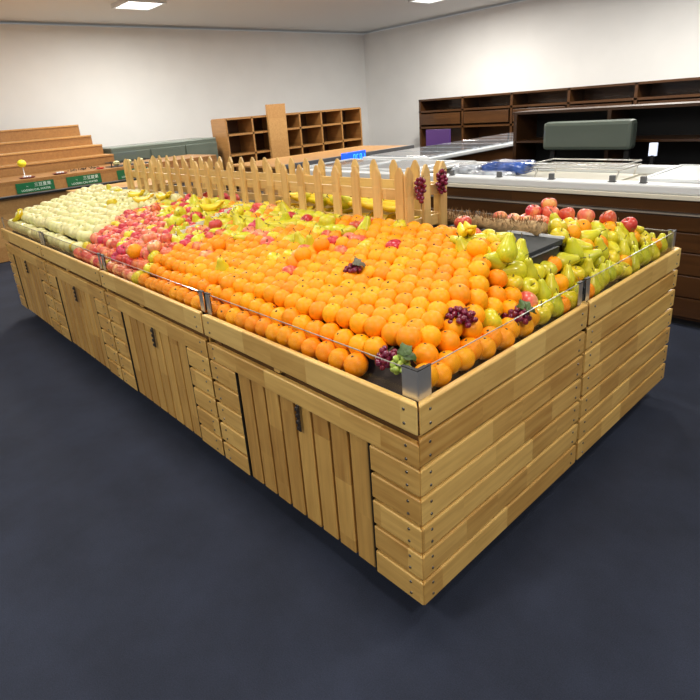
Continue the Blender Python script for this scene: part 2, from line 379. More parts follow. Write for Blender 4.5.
guard((-off, .034), (-off, DA - .012), (-1, 0), 'clear acrylic guard along the short end of the near corner crate')
guard((-off, DA + .018), (-off, DA + DB - .03), (-1, 0), 'clear acrylic guard along the short end of the crate behind the corner one')
for k in range(4):
    guard((-k * LEN - .03, DA + DB - off), (-(k + 1) * LEN + .012, DA + DB - off), (0, -1), 'clear acrylic guard on the far rim behind ' + ['the red apples', 'the picket fence corner', 'the middle of the fence', 'the far end of the fence'][k])
# near corner angle
bm = bmesh.new(); bx(bm, (-.0275, 0, BH / 2), (.055, .003, BH), .001); bx(bm, (0, .0275, BH / 2), (.003, .055, BH), .001)
t = empty('corner_bracket', (-.022, .022, TOP - .002), 'silver metal angle standing on the near corner of the crate rim', 'bracket')
put('angle', mesh('angle', bm, M['steel']), t)
bm = bmesh.new(); bx(bm, (-.0275, .003, 0), (.058, .009, .003)); bx(bm, (-.003, .0305, 0), (.009, .052, .003))
put('cap', mesh('cap', bm, M['black']), t, (0, 0, BH + .001))
# black joint clips between neighbouring guards
for (x, y, r, nm) in [(-LEN, off, 0, 'near corner crate and its left neighbour'), (-2 * LEN, off, 0, 'second and third front crates'), (-3 * LEN, off, 0, 'third and farthest front crates'), (-off, DA + .003, PI / 2, 'two crates of the short end')]:
    t = empty('joint_clip', (x, y + .006 if r == 0 else y, TOP), 'black guard joint clip between the ' + nm, 'clip', None, (0, 0, r))
    put('clip_plate', box_me('clip_plate', (.052, .003, .08), M['dark_panel']), t, (0, .003, .04))
    put('clip_knob', box_me('clip_knob', (.016, .008, .026), M['black'], .002), t, (0, -.002, .045))

# ------------------------------------------------------------------ sloping beds under the fruit
RIDGE0, RIDGE1, RZ = .85, 1.15, .985
R_ = .035
def S(x, y):
    """height of the fruit centres"""
    if y <= .16: s = .800 + (y - .07) * .92
    elif y <= RIDGE0: s = .883 + .137 * (y - .16) / (RIDGE0 - .16)
    elif y <= RIDGE1: s = RZ + R_
    else: s = RZ + R_ - (y - RIDGE1) * .21
    if y > RIDGE1: s = min(s, .806 + (DA + DB - .07 - y) * .8)
    return min(s, .806 + .95 * (-x - .066)) if x < -.066 else min(s, .806)
def bed(name, y0, y1, label, x0=-4 * LEN + .035, x1=-.035, drop=R_ + .012, mat='mesh'):
    bm = bmesh.new(); nx, ny = 60, 14; V = {}
    for i in range(nx + 1):
        for j in range(ny + 1):
            x = x0 + (x1 - x0) * (1 - (1 - i / nx) ** 2.2); y = y0 + (y1 - y0) * j / ny
            V[i, j] = bm.verts.new((x, y, S(x, y) - drop))
    for i in range(nx):
        for j in range(ny): bm.faces.new((V[i, j], V[i + 1, j], V[i + 1, j + 1], V[i, j + 1]))
    r = bmesh.ops.extrude_face_region(bm, geom=bm.faces[:])
    bmesh.ops.translate(bm, vec=(0, 0, -.008), verts=[v for v in r['geom'] if isinstance(v, bmesh.types.BMVert)])
    return tag(put(name, mesh(name, bm, M[mat])), label, 'display tray')
bed('display_tray', .036, RIDGE0 - .002, 'black mesh tray sloping up from the long front, under the oranges')
bed('display_tray', RIDGE1 + .002, DA + DB - .04, 'black mesh tray sloping down to the far rim, under the apples')
bed('display_tray', RIDGE0, RIDGE1, 'black mesh tray end piece joining both slopes at the short end', x0=-.19)
# ridge shelf
bm = bmesh.new(); bx(bm, (-2 * LEN - .08, (RIDGE0 + RIDGE1) / 2, RZ - .01), (4 * LEN - .24, RIDGE1 - RIDGE0 - .004, .02))
t = empty('ridge_shelf', (-2 * LEN, .98, .8), 'flat black shelf along the top of the fruit heap, carrying the picket fence', 'shelf')
sh = put('shelf_board', mesh('shelf_board', bm, M['dark_panel']), t); sh.location = (2 * LEN, -.98, -.8)
for k in range(5):
    put('support', box_me('support', (.04, .2, .18), M['black']), t, (2 * LEN - .2 - k * 1.03, 0, .083))
tag(put('price_rail', box_me('price_rail', (.34, .012, .01), M['white']), None, (-.37, RIDGE1 + .007, RZ + .004)), 'white rail on the far edge of the black shelf, before the red apples', 'rail')
# white divider strips lying on the heap at the crate joints
def divider(xj, y0, y1, label):
    bm = bmesh.new(); nn = 8
    for i in range(nn):
        ya, yb = y0 + (y1 - y0) * i / nn, y0 + (y1 - y0) * (i + 1) / nn
        za, zb = S(xj, ya) + .022, S(xj, yb) + .022
        L = math.hypot(yb - ya, zb - za)
        bx(bm, (xj, (ya + yb) / 2, (za + zb) / 2), (.006, L + .001, .05), rot=None)
    tag(put('divider_strip', mesh('divider_strip', bm, M['white'])), label, 'divider')
divider(-2.03, .3, .82, 'white divider strip running up the heap beside the mixed pears')

# ------------------------------------------------------------------ fruit
def prof_sphere(r, sq=1.0, dt=.0, db=.0, n=14):
    p = []
    for i in range(n + 1):
        a = -PI / 2 + PI * i / n; rr = r * math.cos(a); z = r * sq * math.sin(a)
        if i == 0 or i == n: rr = 0
        k = math.exp(-(rr / (r * .22)) ** 2)
        z += (-dt if a > 0 else db) * k
        p.append((rr, z))
    return p
def orange_me():
    bm = bmesh.new(); lathe(bm, prof_sphere(.0382, .96, .0022, .001, 16), 22); return mesh('orange', bm, M['orange'], True)
ORANGE = orange_me()
bm = bmesh.new(); lathe(bm, [(0, -.001), (.0046, -.0005), (.0040, .0012), (.0018, .0020), (0, .0022)], 10, jitter=.22, ridges=5); BUTTON = mesh('stem_button', bm, M['stem'], True)
def apple_prof(r):
    return [(0, -r * .62), (r * .18, -r * .74), (r * .36, -r * .84), (r * .6, -r * .72), (r * .82, -r * .42), (r * .96, -r * .06), (r, r * .2), (r * .95, r * .46), (r * .78, r * .72), (r * .55, r * .86), (r * .34, r * .86), (r * .16, r * .72), (r * .06, r * .58), (0, r * .54)]
def apple_me(mat, r=.036):
    bm = bmesh.new(); lathe(bm, apple_prof(r), 22, jitter=.015, ridges=5)
    me = mesh('apple', bm, M[mat], True); return me
def stalk_me(z0, h, bend=.006):
    bm = bmesh.new(); tube(bm, [(0, 0, z0), (bend * .3, 0, z0 + h * .5), (bend, 0, z0 + h)], [.0016, .0013, .0022], 6); return mesh('stalk', bm, M['stem'], True)
def pear_me(mat='pear'):
    r = .034; P = [(0, -.036), (.010, -.039), (.022, -.036), (.031, -.024), (.035, -.007), (.032, .010), (.025, .025), (.018, .038), (.0145, .050), (.011, .058), (.005, .061), (0, .060)]
    bm = bmesh.new(); lathe(bm, P, 20, jitter=.02, ridges=3); return mesh('pear', bm, M[mat], True)
APPLES = {k: apple_me(k, .0385) for k in ('red_apple', 'pink_apple', 'crimson', 'yellow_apple')}
PALE = apple_me('pale', .0465)
PEAR = pear_me()
ASTALK = stalk_me(.018, .022); PSTALK = stalk_me(.057, .022, .009)
ORDN = ['first', 'second', 'third', 'fourth', 'fifth', 'sixth', 'seventh', 'eighth', 'ninth', 'tenth', 'eleventh', 'twelfth', 'thirteenth', 'fourteenth', 'fifteenth', 'sixteenth', 'seventeenth', 'eighteenth', 'nineteenth', 'twentieth', 'twenty-first', 'twenty-second', 'twenty-third', 'twenty-fourth', 'twenty-fifth', 'twenty-sixth', 'twenty-seventh', 'twenty-eighth', 'twenty-ninth', 'thirtieth']
TENS = {3: 'thirty', 4: 'forty', 5: 'fifty', 6: 'sixty', 7: 'seventy'}; TENTH = {3: 'thirtieth', 4: 'fortieth', 5: 'fiftieth', 6: 'sixtieth', 7: 'seventieth'}
def nth(i):
    if i < 30: return ORDN[i]
    i += 1; t_, u = divmod(i, 10)
    return TENTH[t_] if u == 0 else TENS[t_] + '-' + ORDN[u - 1]
KIND = {'orange': ('orange', 'ripe orange', 'orange', 'oranges on the near slope'),
        'red_apple': ('apple', 'red apple', 'apple', 'red apples on the fruit island'),
        'pink_apple': ('apple', 'pinkish apple', 'apple', 'pink apples on the far half'),
        'crimson': ('apple', 'deep crimson apple', 'apple', 'crimson apples on the fruit island'),
        'yellow_apple': ('apple', 'yellow apple', 'apple', 'yellow apples on the fruit island'),
        'pear': ('pear', 'yellow-green pear', 'pear', 'yellow-green pears on the fruit island'),
        'pale': ('asian_pear', 'pale round pear', 'pear', 'pale round pears at the far end')}
rf = random.Random(11)
def fruit(kind, p, label, detail=True, upright=False, rot=None):
    nm, _, cat, grp = KIND[kind]
    if kind == 'orange': me, st = ORANGE, None
    elif kind == 'pear': me, st = PEAR, PSTALK
    elif kind == 'pale': me, st = PALE, ASTALK
    else: me, st = APPLES[kind], ASTALK
    if rot is None:
        tilt = rf.gauss(0, .55) if kind != 'pear' else rf.choice([1.25, 1.35, 1.5, .3, 1.1])
        edge = p[0] > -.14 or p[1] < .12 or p[1] > 1.82
        if kind == 'pear' and edge: tilt = .12
        az = rf.uniform(0, 2 * PI)
        rot = Euler((0, 0, az)).to_matrix() @ Euler((tilt, 0, 0)).to_matrix() @ Euler((0, 0, rf.uniform(0, 6))).to_matrix()
        rot = rot.to_euler()
    s = rf.uniform(.95, 1.04)
    o = put(nm, me, None, p, rot, s * ((.94 if p[0] > -.14 or p[1] < .12 or p[1] > 1.82 else 1.14) if kind == 'pear' else 1))
    tag(o, label, cat, grp)
    if detail:
        if kind == 'orange': put('stem_button', BUTTON, o, (0, 0, .0345))
        else: put('stalk', st, o)
    return o
OVERRIDE = [  # (x, y, kind) fruit of another kind lying among the oranges and pears
 (-1.26, .77, 'crimson'), (-1.02, .79, 'red_apple'), (-1.08, .66, 'red_apple'), (-.99, .60, 'crimson'), (-.90, .64, 'pink_apple'), (-.87, .55, 'red_apple'), (-.70, .70, 'crimson'),
 (-1.11, .51, 'red_apple'), (-1.04, .43, 'red_apple'), (-.96, .34, 'red_apple'), (-1.75, .36, 'red_apple'), (-1.55, .28, 'pink_apple'), (-1.91, .36, 'crimson'),
 (-.79, .64, 'yellow_apple'), (-1.11, .44, 'yellow_apple'), (-1.19, .57, 'pear'), (-1.31, .24, 'pear'), (-1.71, .73, 'yellow_apple'), (-1.66, .76, 'pear'), (-1.45, .70, 'pear'), (-1.36, .72, 'yellow_apple'),
 (-1.77, .69, 'pear'), (-2.07, .46, 'pear'), (-.10, .50, 'yellow_apple'), (-1.5, .55, 'pink_apple'), (-1.62, .48, 'yellow_apple'), (-1.35, .47, 'pink_apple'), (-1.9, .15, 'yellow_apple'), (-2.4, .59, 'crimson'),
 (-2.3, .08, 'yellow_apple'), (-2.75, .1, 'yellow_apple'), (-1.12, .37, 'yellow_apple'), (-.12, .68, 'orange'), (-.05, .74, 'yellow_apple')]
GRAPES_AT = [(-.125, .36), (-.07, .545), (-.66, .41), (-.15, .07)]
def kind_at(x, y):
    """what lies where on the near slope"""
    u = rf.random()
    if x < -2.92 + .12 * math.sin(9 * y):
        return 'skip'
    if x > -.36 - (y - .7) and y > .70: return 'pear' if u < .5 else 'yellow_apple' if u < .8 else 'orange' if u < .93 else 'pink_apple'
    bnd = -1.86 + (max(0, y - .34)) * 1.15          # the oranges begin right of this line
    if x > bnd + (.0 if y < .3 else .1 * (u - .5)): 
        if x < bnd + .55 and y > .42:
            if u < .16: return 'pear'
            if u < .24: return 'yellow_apple'
            if u < .30: return 'pink_apple'
        return 'orange'
    # apples low down, yellow mixture up the slope
    line = .22 + (x + 1.9) * -.42
    if y < line + .05:
        return 'pink_apple' if u < .52 else 'red_apple' if u < .90 else 'yellow_apple' if u < .96 else 'crimson'
    if u < .34: return 'pear'
    if u < .66: return 'yellow_apple'
    if u < .80: return 'orange'
    if u < .88: return 'red_apple'
    return 'crimson'
items = []   # (kind, pos, label)
DX, DY = .0695, .0565
XS_ = [-.067, -.116, -.172]                            # closer columns where the heap falls to the short end
def col(row, k):
    o = (DX / 2 if row % 2 else 0) * .8
    if k < 3: return XS_[k] - (o if k else o * .4)
    return -.172 - o - (k - 2) * DX
yk = .069; row = 0
while yk < .85:
    k = 0; x = col(row, 0)
    while x > -4 * LEN + .08:
        jx, jy = rf.uniform(-.005, .005), rf.uniform(-.005, .005)
        if k < 2: jx = 0
        if row < 1: jy = 0
        px, py = x + jx, yk + jy
        skip = (row == 0 and -.30 < px < -.02)
        if row == 1 and -.23 < px < -.08: skip = True
        if not skip:
            kd = kind_at(px, py)
            if kd in ('pale', 'skip'): k += 1; x = col(row, k); continue
            pz = S(px, py) + rf.uniform(-.003, .010)
            items.append([kd, (px, py, pz), row, k, 0])
        k += 1; x = col(row, k)
    yk += DY * (.86 if row < 2 else 1); row += 1
# the pale pears are larger and lie in rows of their own
yk = .088; prow = 0
while yk < .84:
    k = 0; x = -2.95 + .12 * math.sin(9 * yk) - (.043 if prow % 2 else 0)
    while x > -4 * LEN + .08:
        px, py = x + rf.uniform(-.007, .007), yk + (rf.uniform(-.006, .006) if prow else 0); u = rf.random()
        kd = 'pale' if not (py > .66 and u < .22) and u > .025 else rf.choice(['yellow_apple', 'pear'])
        items.append([kd, (px, py, S(px, py) + rf.uniform(0, .014)), prow, k, 2]); x -= .086; k += 1
    yk += .071; prow += 1
# overrides
for (ox, oy, kd) in OVERRIDE:
    best = min(items, key=lambda it: (it[1][0] - ox) ** 2 + (it[1][1] - oy) ** 2); best[0] = kd
# second layer: single fruits resting in the hollow between those of the first
base = [i for i in items if i[0] != 'pale']; second = []
for it in base:
    if rf.random() < .05:
        x, y, z = it[1]; q = (x + DX / 2, y + DY * .4, z + .040)
        if q[0] > -.1 or y > .78 or y < .1: continue
        if any((q[0] - a) ** 2 + (q[1] - c) ** 2 < .12 ** 2 for a, c in GRAPES_AT): continue
        if any((q[0] - s[1][0]) ** 2 + (q[1] - s[1][1]) ** 2 < .09 ** 2 for s in second): continue
        second.append([it[0], q, it[2], it[3], 1])
items += second
oranges = sorted([i for i in items if i[0] == 'orange'], key=lambda it: (it[1][0] - .84) ** 2 + (it[1][1] + .99) ** 2)
EXTRA = 14                                             # oranges placed singly further down
far_oranges = set(id(i) for i in oranges[300 - EXTRA - 30:])
stuff_bm = bmesh.new()
for it in items:
    kd, p, rw, k, lay = it
    if id(it) in far_oranges:
        bmesh.ops.create_uvsphere(stuff_bm, u_segments=14, v_segments=10, radius=.035, matrix=Matrix.Translation(p)); continue
    word = KIND[kd][1]
    where = f'{nth(k)} from the short end, {nth(rw)} row above the long guard'
    if lay == 2: where = f'{nth(k)} from the apples, {nth(rw)} row of the pale pears'
    label = f'{word}, {where}' if lay != 1 else f'{word} perched above the {nth(k)} fruit of the {nth(rw)} row'
    fruit(kd, p, label, detail=p[0] > -3.0 or kd == 'pale')
if stuff_bm.verts:
    tag(put('orange_heap', mesh('orange_heap', stuff_bm, M['orange'], True)), 'remaining small oranges farther up the heap toward the picket fence', 'oranges', None, 'stuff')
# far slope: fruit behind the ridge at the short end
rowsB = []
yk = 1.19; row = 0
while yk < 1.9:
    k = 0; x = col(row, 0)
    while x > -1.15:
        jx, jy = rf.uniform(-.006, .006), rf.uniform(-.005, .005); px, py = x + jx, yk + jy
        u = rf.random()
        lim = -.33 + (1.5 - py) * .1
        if px > lim: kd = 'pear' if u < .62 else 'yellow_apple' if u < .88 else 'orange'
        elif px > -.62 and py > 1.33: kd = 'pink_apple' if u < .5 else 'red_apple' if u < .92 else 'crimson'
        else: kd = None
        if row == 11 and k == 0: kd = 'orange'
        if kd:
            fruit(kd, (px, py, S(px, py) + rf.uniform(0, .012)), f'{KIND[kd][1]}, {nth(k)} from the short end, {nth(row)} row beyond the black shelf')
        k += 1; x = col(row, k)
    yk += DY; row += 1
# apples piled in a second layer so that they show over the white rail
for j, (x, y, kd) in enumerate([(-.50, 1.45, 'red_apple'), (-.43, 1.48, 'pink_apple'), (-.36, 1.50, 'red_apple'), (-.29, 1.54, 'pink_apple'), (-.22, 1.62, 'red_apple'), (-.15, 1.68, 'crimson')]):
    fruit(kd, (x, y, S(x, y) + .058), f'{KIND[kd][1]} topping the pile past the white rail, {nth(j)} from the left')
fruit('red_apple', (-.46, 1.52, S(-.46, 1.52) + .098), 'red and yellow apple topping the pile behind the brown straw')
# fruit on the end of the ridge shelf
k = 0
RIDGEF = [(-.172, .885, 'yellow_apple'), (-.235, .875, 'pear'), (-.30, .875, 'pear'), (-.37, .88, 'yellow_apple'), (-.44, .875, 'pink_apple'), (-.51, .88, 'yellow_apple'), (-.59, .87, 'orange'),
                   (-.067, .885, 'orange'), (-.118, .90, 'pear'), (-.067, .95, 'yellow_apple'), (-.12, .965, 'orange'), (-.17, .955, 'pear'), (-.067, 1.015, 'pear'), (-.12, 1.035, 'pear'), (-.175, 1.02, 'orange'), (-.067, 1.08, 'orange'), (-.12, 1.10, 'yellow_apple'), (-.172, 1.09, 'pear'), (-.067, 1.145, 'pear')]
for (x, y, kd) in RIDGEF:
    fruit(kd, (x, y, S(x, y) + .002), f'{KIND[kd][1]} at the ridge, {nth(sum(1 for q in RIDGEF if abs(q[1] - y) < .03 and q[0] > x))} from the short end, {nth(min(4, max(0, int((y - .865) / .065 + .25))))} row'); k += 1
fruit('red_apple', (-.62, 1.06, RZ + .036), 'red apple lying on the black shelf right beside the fence corner')
# a large orange perched on the red apples
fruit('orange', (-2.06, .13, S(-2.06, .13) + .055), 'large orange perched alone on top of the red apples at the left', rot=(1.2, 0, -.5)).scale = (1.12,) * 3

# bananas ------------------------------------------------------------------
def banana_me():
    bm = bmesh.new(); pts, rad = [], []
    for i in range(13):
        a = -.62 + 1.24 * i / 12; pts.append((.13 * math.sin(a), 0, .13 * (1 - math.cos(a))))
    rad = [.005, .010, .0145, .017, .018, .0185, .0185, .018, .017, .015, .011, .006, .005]
    pts.append((pts[-1][0] + .014, 0, pts[-1][2] + .014)); rad.append(.0045)
    tube(bm, pts, rad, 10); return mesh('banana', bm, M['banana'], True)
BANANA = banana_me()
bm = bmesh.new(); lathe(bm, [(0, -.004), (.0052, -.003), (.0055, .002), (0, .004)], 8); BTIP = mesh('tip', bm, M['stem'], True)
def banana(parent, loc, rot, sc=1):
    o = put('banana', BANANA, parent, loc, rot, sc)
    put('tip', BTIP, o, (-.0755, 0, .0245), (0, -.6, 0)); return o
def bunch(loc, rot, label, n=4, sc=1, group='banana bunches on the fruit island', step=.030):
    t = empty('banana_bunch', loc, label, 'bananas', group, rot)
    for i in range(n): banana(t, (0, (i - (n - 1) / 2) * step, .004 * (i % 2)), (.12 * (i - (n - 1) / 2), 0, .10 * (i - (n - 1) / 2)), sc)
    bm = bmesh.new(); tube(bm, [(.083 * sc, -step * (n - 1) / 2, .036 * sc), (.089 * sc, 0, .040 * sc), (.083 * sc, step * (n - 1) / 2, .036 * sc)], .008, 8)
    put('stem', mesh('stem', bm, M['banana'], True), t); return t
bunch((-.545, .80, S(0, .80) + .018), (0, 0, -.55), 'yellow bananas lying between the fence corner and the oranges', 2, .95)
bunch((-.42, .80, S(-.4, .8) + .05), (0, 0, -.75), 'bananas arched over the fruit on the black shelf edge', 2, .95)
bunch((-4.35, .10, S(-4, .10) + .06), (0, -.5, .3), 'bananas on the pale pears at the far left end', 2, 1)
for i, (x, y, rz) in enumerate([(-3.35, .72, .3), (-3.1, .66, .5), (-2.95, .75, .1), (-2.2, .7, .4)]):
    bunch((x, y, S(x, y) + .045), (0, 0, rz), ['bananas lying across the pale pears below the fence', 'bananas at the top edge of the pale pears', 'bananas between pale pears and yellow apples', 'bananas among the mixed apples below the fence'][i], 2, 1)

# picket fence ---------------------------------------------------------------
FX0, FX1, FY0, FY1, FZ = -3.80, -.775, .855, 1.125, RZ
def picket_me(Hh=.303, W_=.052, T_=.014):
    bm = bmesh.new(); pr = [(-W_ / 2, 0), (W_ / 2, 0), (W_ / 2, Hh - .035), (0.006, Hh), (-.006, Hh), (-W_ / 2, Hh - .035)]
    f = [bm.verts.new((z, -T_ / 2, x)) for x, z in pr]; g_ = [bm.verts.new((z, T_ / 2, x)) for x, z in pr]
    bm.faces.new(f); bm.faces.new(g_[::-1])
    for i in range(6): bm.faces.new((f[i], f[(i + 1) % 6], g_[(i + 1) % 6], g_[i]))
    bmesh.ops.bevel(bm, geom=bm.edges[:], offset=.0025, segments=2, affect='EDGES')
    return mesh('picket', bm, M['fence'])
PICK = picket_me()   # long axis on local X
fence = empty('picket_fence', ((FX0 + FX1) / 2, (FY0 + FY1) / 2, FZ), 'small pine picket fence with pointed tops, boxed in along the ridge of the heap', 'fence')
cx, cy = (FX0 + FX1) / 2, (FY0 + FY1) / 2
def fp(x, y, ang):
    o = put('picket', PICK, fence); o.rotation_euler = (Euler((0, 0, ang)).to_matrix() @ Euler((0, -PI / 2, 0)).to_matrix()).to_euler(); o.location = (x - cx, y - cy, .002)
x = FX1 - .03
while x > FX0:
    fp(x, FY0, 0); fp(x + .0, FY1, 0); x -= .1385
for fy in (FY0 + .016, (FY0 + FY1) / 2 - .004, FY1 - .018):
    fp(FX1 + .008, fy, PI / 2); fp(FX0, fy, PI / 2)
for z in (.045, .185):
    for yy in (FY0 + .014, FY1 - .014):
        put('rail', board_me(FX1 - FX0 - .03, .048, .014, 'fence', 0, 0, .002), fence, (0, yy - cy, z))
    for xx in (FX0 + .014, FX1 - .006):
        put('rail', board_me(FY1 - FY0 - .04, .048, .014, 'fence', 0, 0, .002), fence, (xx - cx, 0, z), (0, 0, PI / 2))
# fruit inside the fence
for i, x in enumerate([-.90, -1.04, -1.17, -1.31, -1.46, -1.62, -1.78, -1.95]):
    bunch((x, .965 + .01 * (i % 2), RZ + .03 + .0 * i), (0, 0, .3 * ((i % 3) - 1)), f'banana bunch inside the picket fence, {nth(i)} from the fence corner', 4, .95, step=.028)
    if i < 6: bunch((x - .05, .975, RZ + .105), (.1, 0, .3 + .5 * (i % 3)), f'banana bunch piled on top inside the fence, {nth(i)} from the fence corner', 4, .9, step=.028)
for i, (x, kd) in enumerate([(-1.24, 'pear'), (-1.40, 'pear'), (-1.55, 'yellow_apple'), (-2.28, 'crimson'), (-2.42, 'crimson'), (-2.62, 'crimson')]):
    fruit(kd, (x, .91 if i < 3 else .92, RZ + (.12 if i < 3 else .06)), f'{KIND[kd][1]} inside the picket fence, {nth(i)} from the fence corner')

# grapes ---------------------------------------------------------------------
def grape_me(mat):
    bm = bmesh.new(); lathe(bm, prof_sphere(.0095, 1.12, 0, 0, 8), 12); return mesh('grape', bm, M[mat], True)
GR = {k: grape_me(k) for k in ('grape', 'green_grape')}
def leaf_me(mat, s=.03):
    bm = bmesh.new(); pts = []
    nn = 18
    c = bm.verts.new((0, 0, 0)); ring = []
    for i in range(nn):
        a = 2 * PI * i / nn; r = s * (.62 + .25 * abs(math.cos(a * 2.5)) + .06 * math.sin(11 * a)); ring.append(bm.verts.new((r * math.cos(a), r * math.sin(a), .25 * r * math.sin(3 * a) + .004)))
    for i in range(nn): bm.faces.new((c, ring[i], ring[(i + 1) % nn]))
    r_ = bmesh.ops.extrude_face_region(bm, geom=bm.faces[:]); bmesh.ops.translate(bm, vec=(0, 0, -.0012), verts=[v for v in r_['geom'] if isinstance(v, bmesh.types.BMVert)])
    return mesh('leaf', bm, M[mat], True)
LEAF = leaf_me('leaf'); LEAFD = leaf_me('leaf_dry', .028)
def grapes(loc, label, n, ext, mat='grape', leaf=None, hang=False, seed=0, name='grape_bunch'):
    rg = random.Random(seed); t = empty(name, loc, label, 'grapes', 'grape bunches decorating the display')
    pts = []; tries = 0
    while len(pts) < n and tries < 6000:
        tries += 1
        v = Vector((rg.uniform(-1, 1), rg.uniform(-1, 1), rg.uniform(-1, 1) if hang else rg.uniform(0, 1)))
        if v.length > 1: continue
        taper = 1
        if hang: taper = .55 + .45 * (v.z + 1) / 2
        q = Vector((v.x * ext[0] * taper, v.y * ext[1] * taper, v.z * ext[2]))
        if any((q - o).length < .0165 for o in pts): continue
        pts.append(q)
    for q in pts: put('grape', GR[mat], t, q, (rg.uniform(0, 3), rg.uniform(0, 3), 0), rg.uniform(.9, 1.1))
    bm = bmesh.new(); tube(bm, [(-ext[0] * .5, 0, ext[2] * .5), (0, 0, ext[2] * .7), (ext[0] * .5, ext[1] * .3, ext[2] * 1.15)], .002, 6)
    put('stem', mesh('stem', bm, M['stem'], True), t)
    if leaf:
        for i in range(2): put('leaf', leaf, t, (ext[0] * (.3 + .5 * i), ext[1] * .5, ext[2] * (1.2 - .3 * i)), (.4, .5 * i, 1.3 * i))
    return t
def gz(x, y, k=.040): return S(x, y) + k
grapes((-.185, .078, .842), 'dark red grape bunch tucked behind the near corner bracket', 26, (.036, .034, .045), 'grape', None, seed=1)
grapes((-.122, .066, .840), 'green grape bunch at the near corner, right beside the dark red one', 20, (.027, .027, .050), 'green_grape', LEAF, seed=2)
grapes((-.130, .36, gz(-.13, .36, .032)), 'dark red grape bunch lying on the oranges, the largest one', 46, (.05, .042, .040), seed=3)
grapes((-.075, .60, gz(-.075, .60, .030)), 'dark red grape bunch with leaves behind the short end guard', 32, (.042, .04, .034), 'grape', LEAF, seed=4)
grapes((-.66, .41, gz(-.66, .41, .034)), 'small dark grape bunch with a grey leaf, alone among the oranges', 20, (.032, .03, .022), 'grape', LEAFD, seed=5)
grapes((FX1 + .034, FY0 + .062, FZ + .20), 'dark grape bunch hanging in the first gap of the fence end', 34, (.024, .026, .055), hang=True, seed=6)
grapes((FX1 + .036, FY1 - .058, FZ + .215), 'dark red grape bunch hanging on the fence beside its far post', 34, (.026, .028, .055), hang=True, seed=7)

# dried straw roll -------------------------------------------------------------
t = empty('straw_garland', (-.80, 1.175, RZ + .012), 'brown dried straw garland lying behind the black shelf beside the fence', 'dried straw')
bm = bmesh.new(); rs = random.Random(5); pts = [( -.44 + .88 * i / 16, .01 * math.sin(i), .004 * math.cos(i * 1.7)) for i in range(17)]
tube(bm, pts, [.03 + .006 * math.sin(i * 2.1) for i in range(17)], 10)
put('roll', mesh('roll', bm, M['strawl'], True), t, (.06, .0, .01))
bm = bmesh.new()
for i in range(900):
    x = rs.uniform(-.44, .44); a = rs.uniform(0, PI); r0 = .026; L = rs.uniform(.012, .045); y, z = r0 * math.cos(a), r0 * math.sin(a)
    d = Vector((rs.uniform(-.8, .8), math.cos(a) + rs.uniform(-.4, .4), math.sin(a) + rs.uniform(-.3, .5))).normalized(); s = Vector((0, 0, 1)).cross(d).normalized() * .0017 if abs(d.z) < .98 else Vector((.0017, 0, 0))
    p = Vector((x + .06, y, z + .01)); q = p + d * L; mdl = p + d * L * .5 + Vector((0, 0, .003)); k3 = d.cross(s)
    v = [bm.verts.new(c) for c in (p - s, p + s, mdl + s * .8 + k3 * .4, q, mdl - s * .8 + k3 * .4)]
    bm.faces.new((v[0], v[1], v[2], v[3], v[4]))
o = put('straw', mesh('straw', bm, M['straw']), t); o['kind'] = 'stuff'

# ------------------------------------------------------------------ long freezer behind
def freezer(x0, x1, y0, y1, label, axis='x', zt=.93, mat='dark_wood'):
    t = empty('chest_freezer', ((x0 + x1) / 2, (y0 + y1) / 2, 0), label, 'freezer', 'open chest freezers')
    lx, ly = x1 - x0, y1 - y0
    put('body', box_me('body', (lx - .06, ly - .06, zt - .14), M[mat]), t, (0, 0, (zt - .14) / 2 + .05))
    put('kick_plate', box_me('kick_plate', (lx - .12, ly - .12, .05), M['black']), t, (0, 0, .025))
    for s in (-1, 1):       # grooved cladding boards
        bmz = bmesh.new()
        for k, (za, zb) in enumerate([(.07, .2), (.21, .35), (.36, .5), (.51, .63), (.64, .735), (.762, .835)]):
            bx(bmz, (0, 0, (za + zb) / 2), (lx - .03, .014, zb - za), .003)
        put('cladding', mesh('cladding', bmz, M[mat]), t, (0, s * (ly / 2 - .022), 0))
        bmz = bmesh.new()
        for k, (za, zb) in enumerate([(.07, .2), (.21, .35), (.36, .5), (.51, .63), (.64, .735), (.762, .835)]):
            bx(bmz, (0, 0, (za + zb) / 2), (.014, ly - .05, zb - za), .003)
        put('cladding', mesh('cladding', bmz, M[mat]), t, (s * (lx / 2 - .022), 0, 0))
    put('bright_strip', box_me('bright_strip', (lx, ly, .008), M['steel']), t, (0, 0, .748))
    bm = bmesh.new(); w_ = .14
    for dx, dy, sx, sy in ((0, -ly / 2 + w_ / 2, lx, w_), (0, ly / 2 - w_ / 2, lx, w_), (-lx / 2 + w_ / 2, 0, w_, ly - 2 * w_), (lx / 2 - w_ / 2, 0, w_, ly - 2 * w_)): bx(bm, (dx, dy, zt - .03), (sx, sy, .06), .012)
    put('rim', mesh('rim', bm, M['white']), t)
    put('trim_band', box_me('trim_band', (lx + .012, ly + .012, .03), M['cream'], .004), t, (0, 0, zt - .075))
    put('well', box_me('well', (lx - .3, ly - .3, .02), M['white']), t, (0, 0, zt - .09))
    return t
F1 = freezer(-4.3, 1.4, 2.95, 3.95, 'long dark wood clad chest freezer with white rim behind the fruit island')
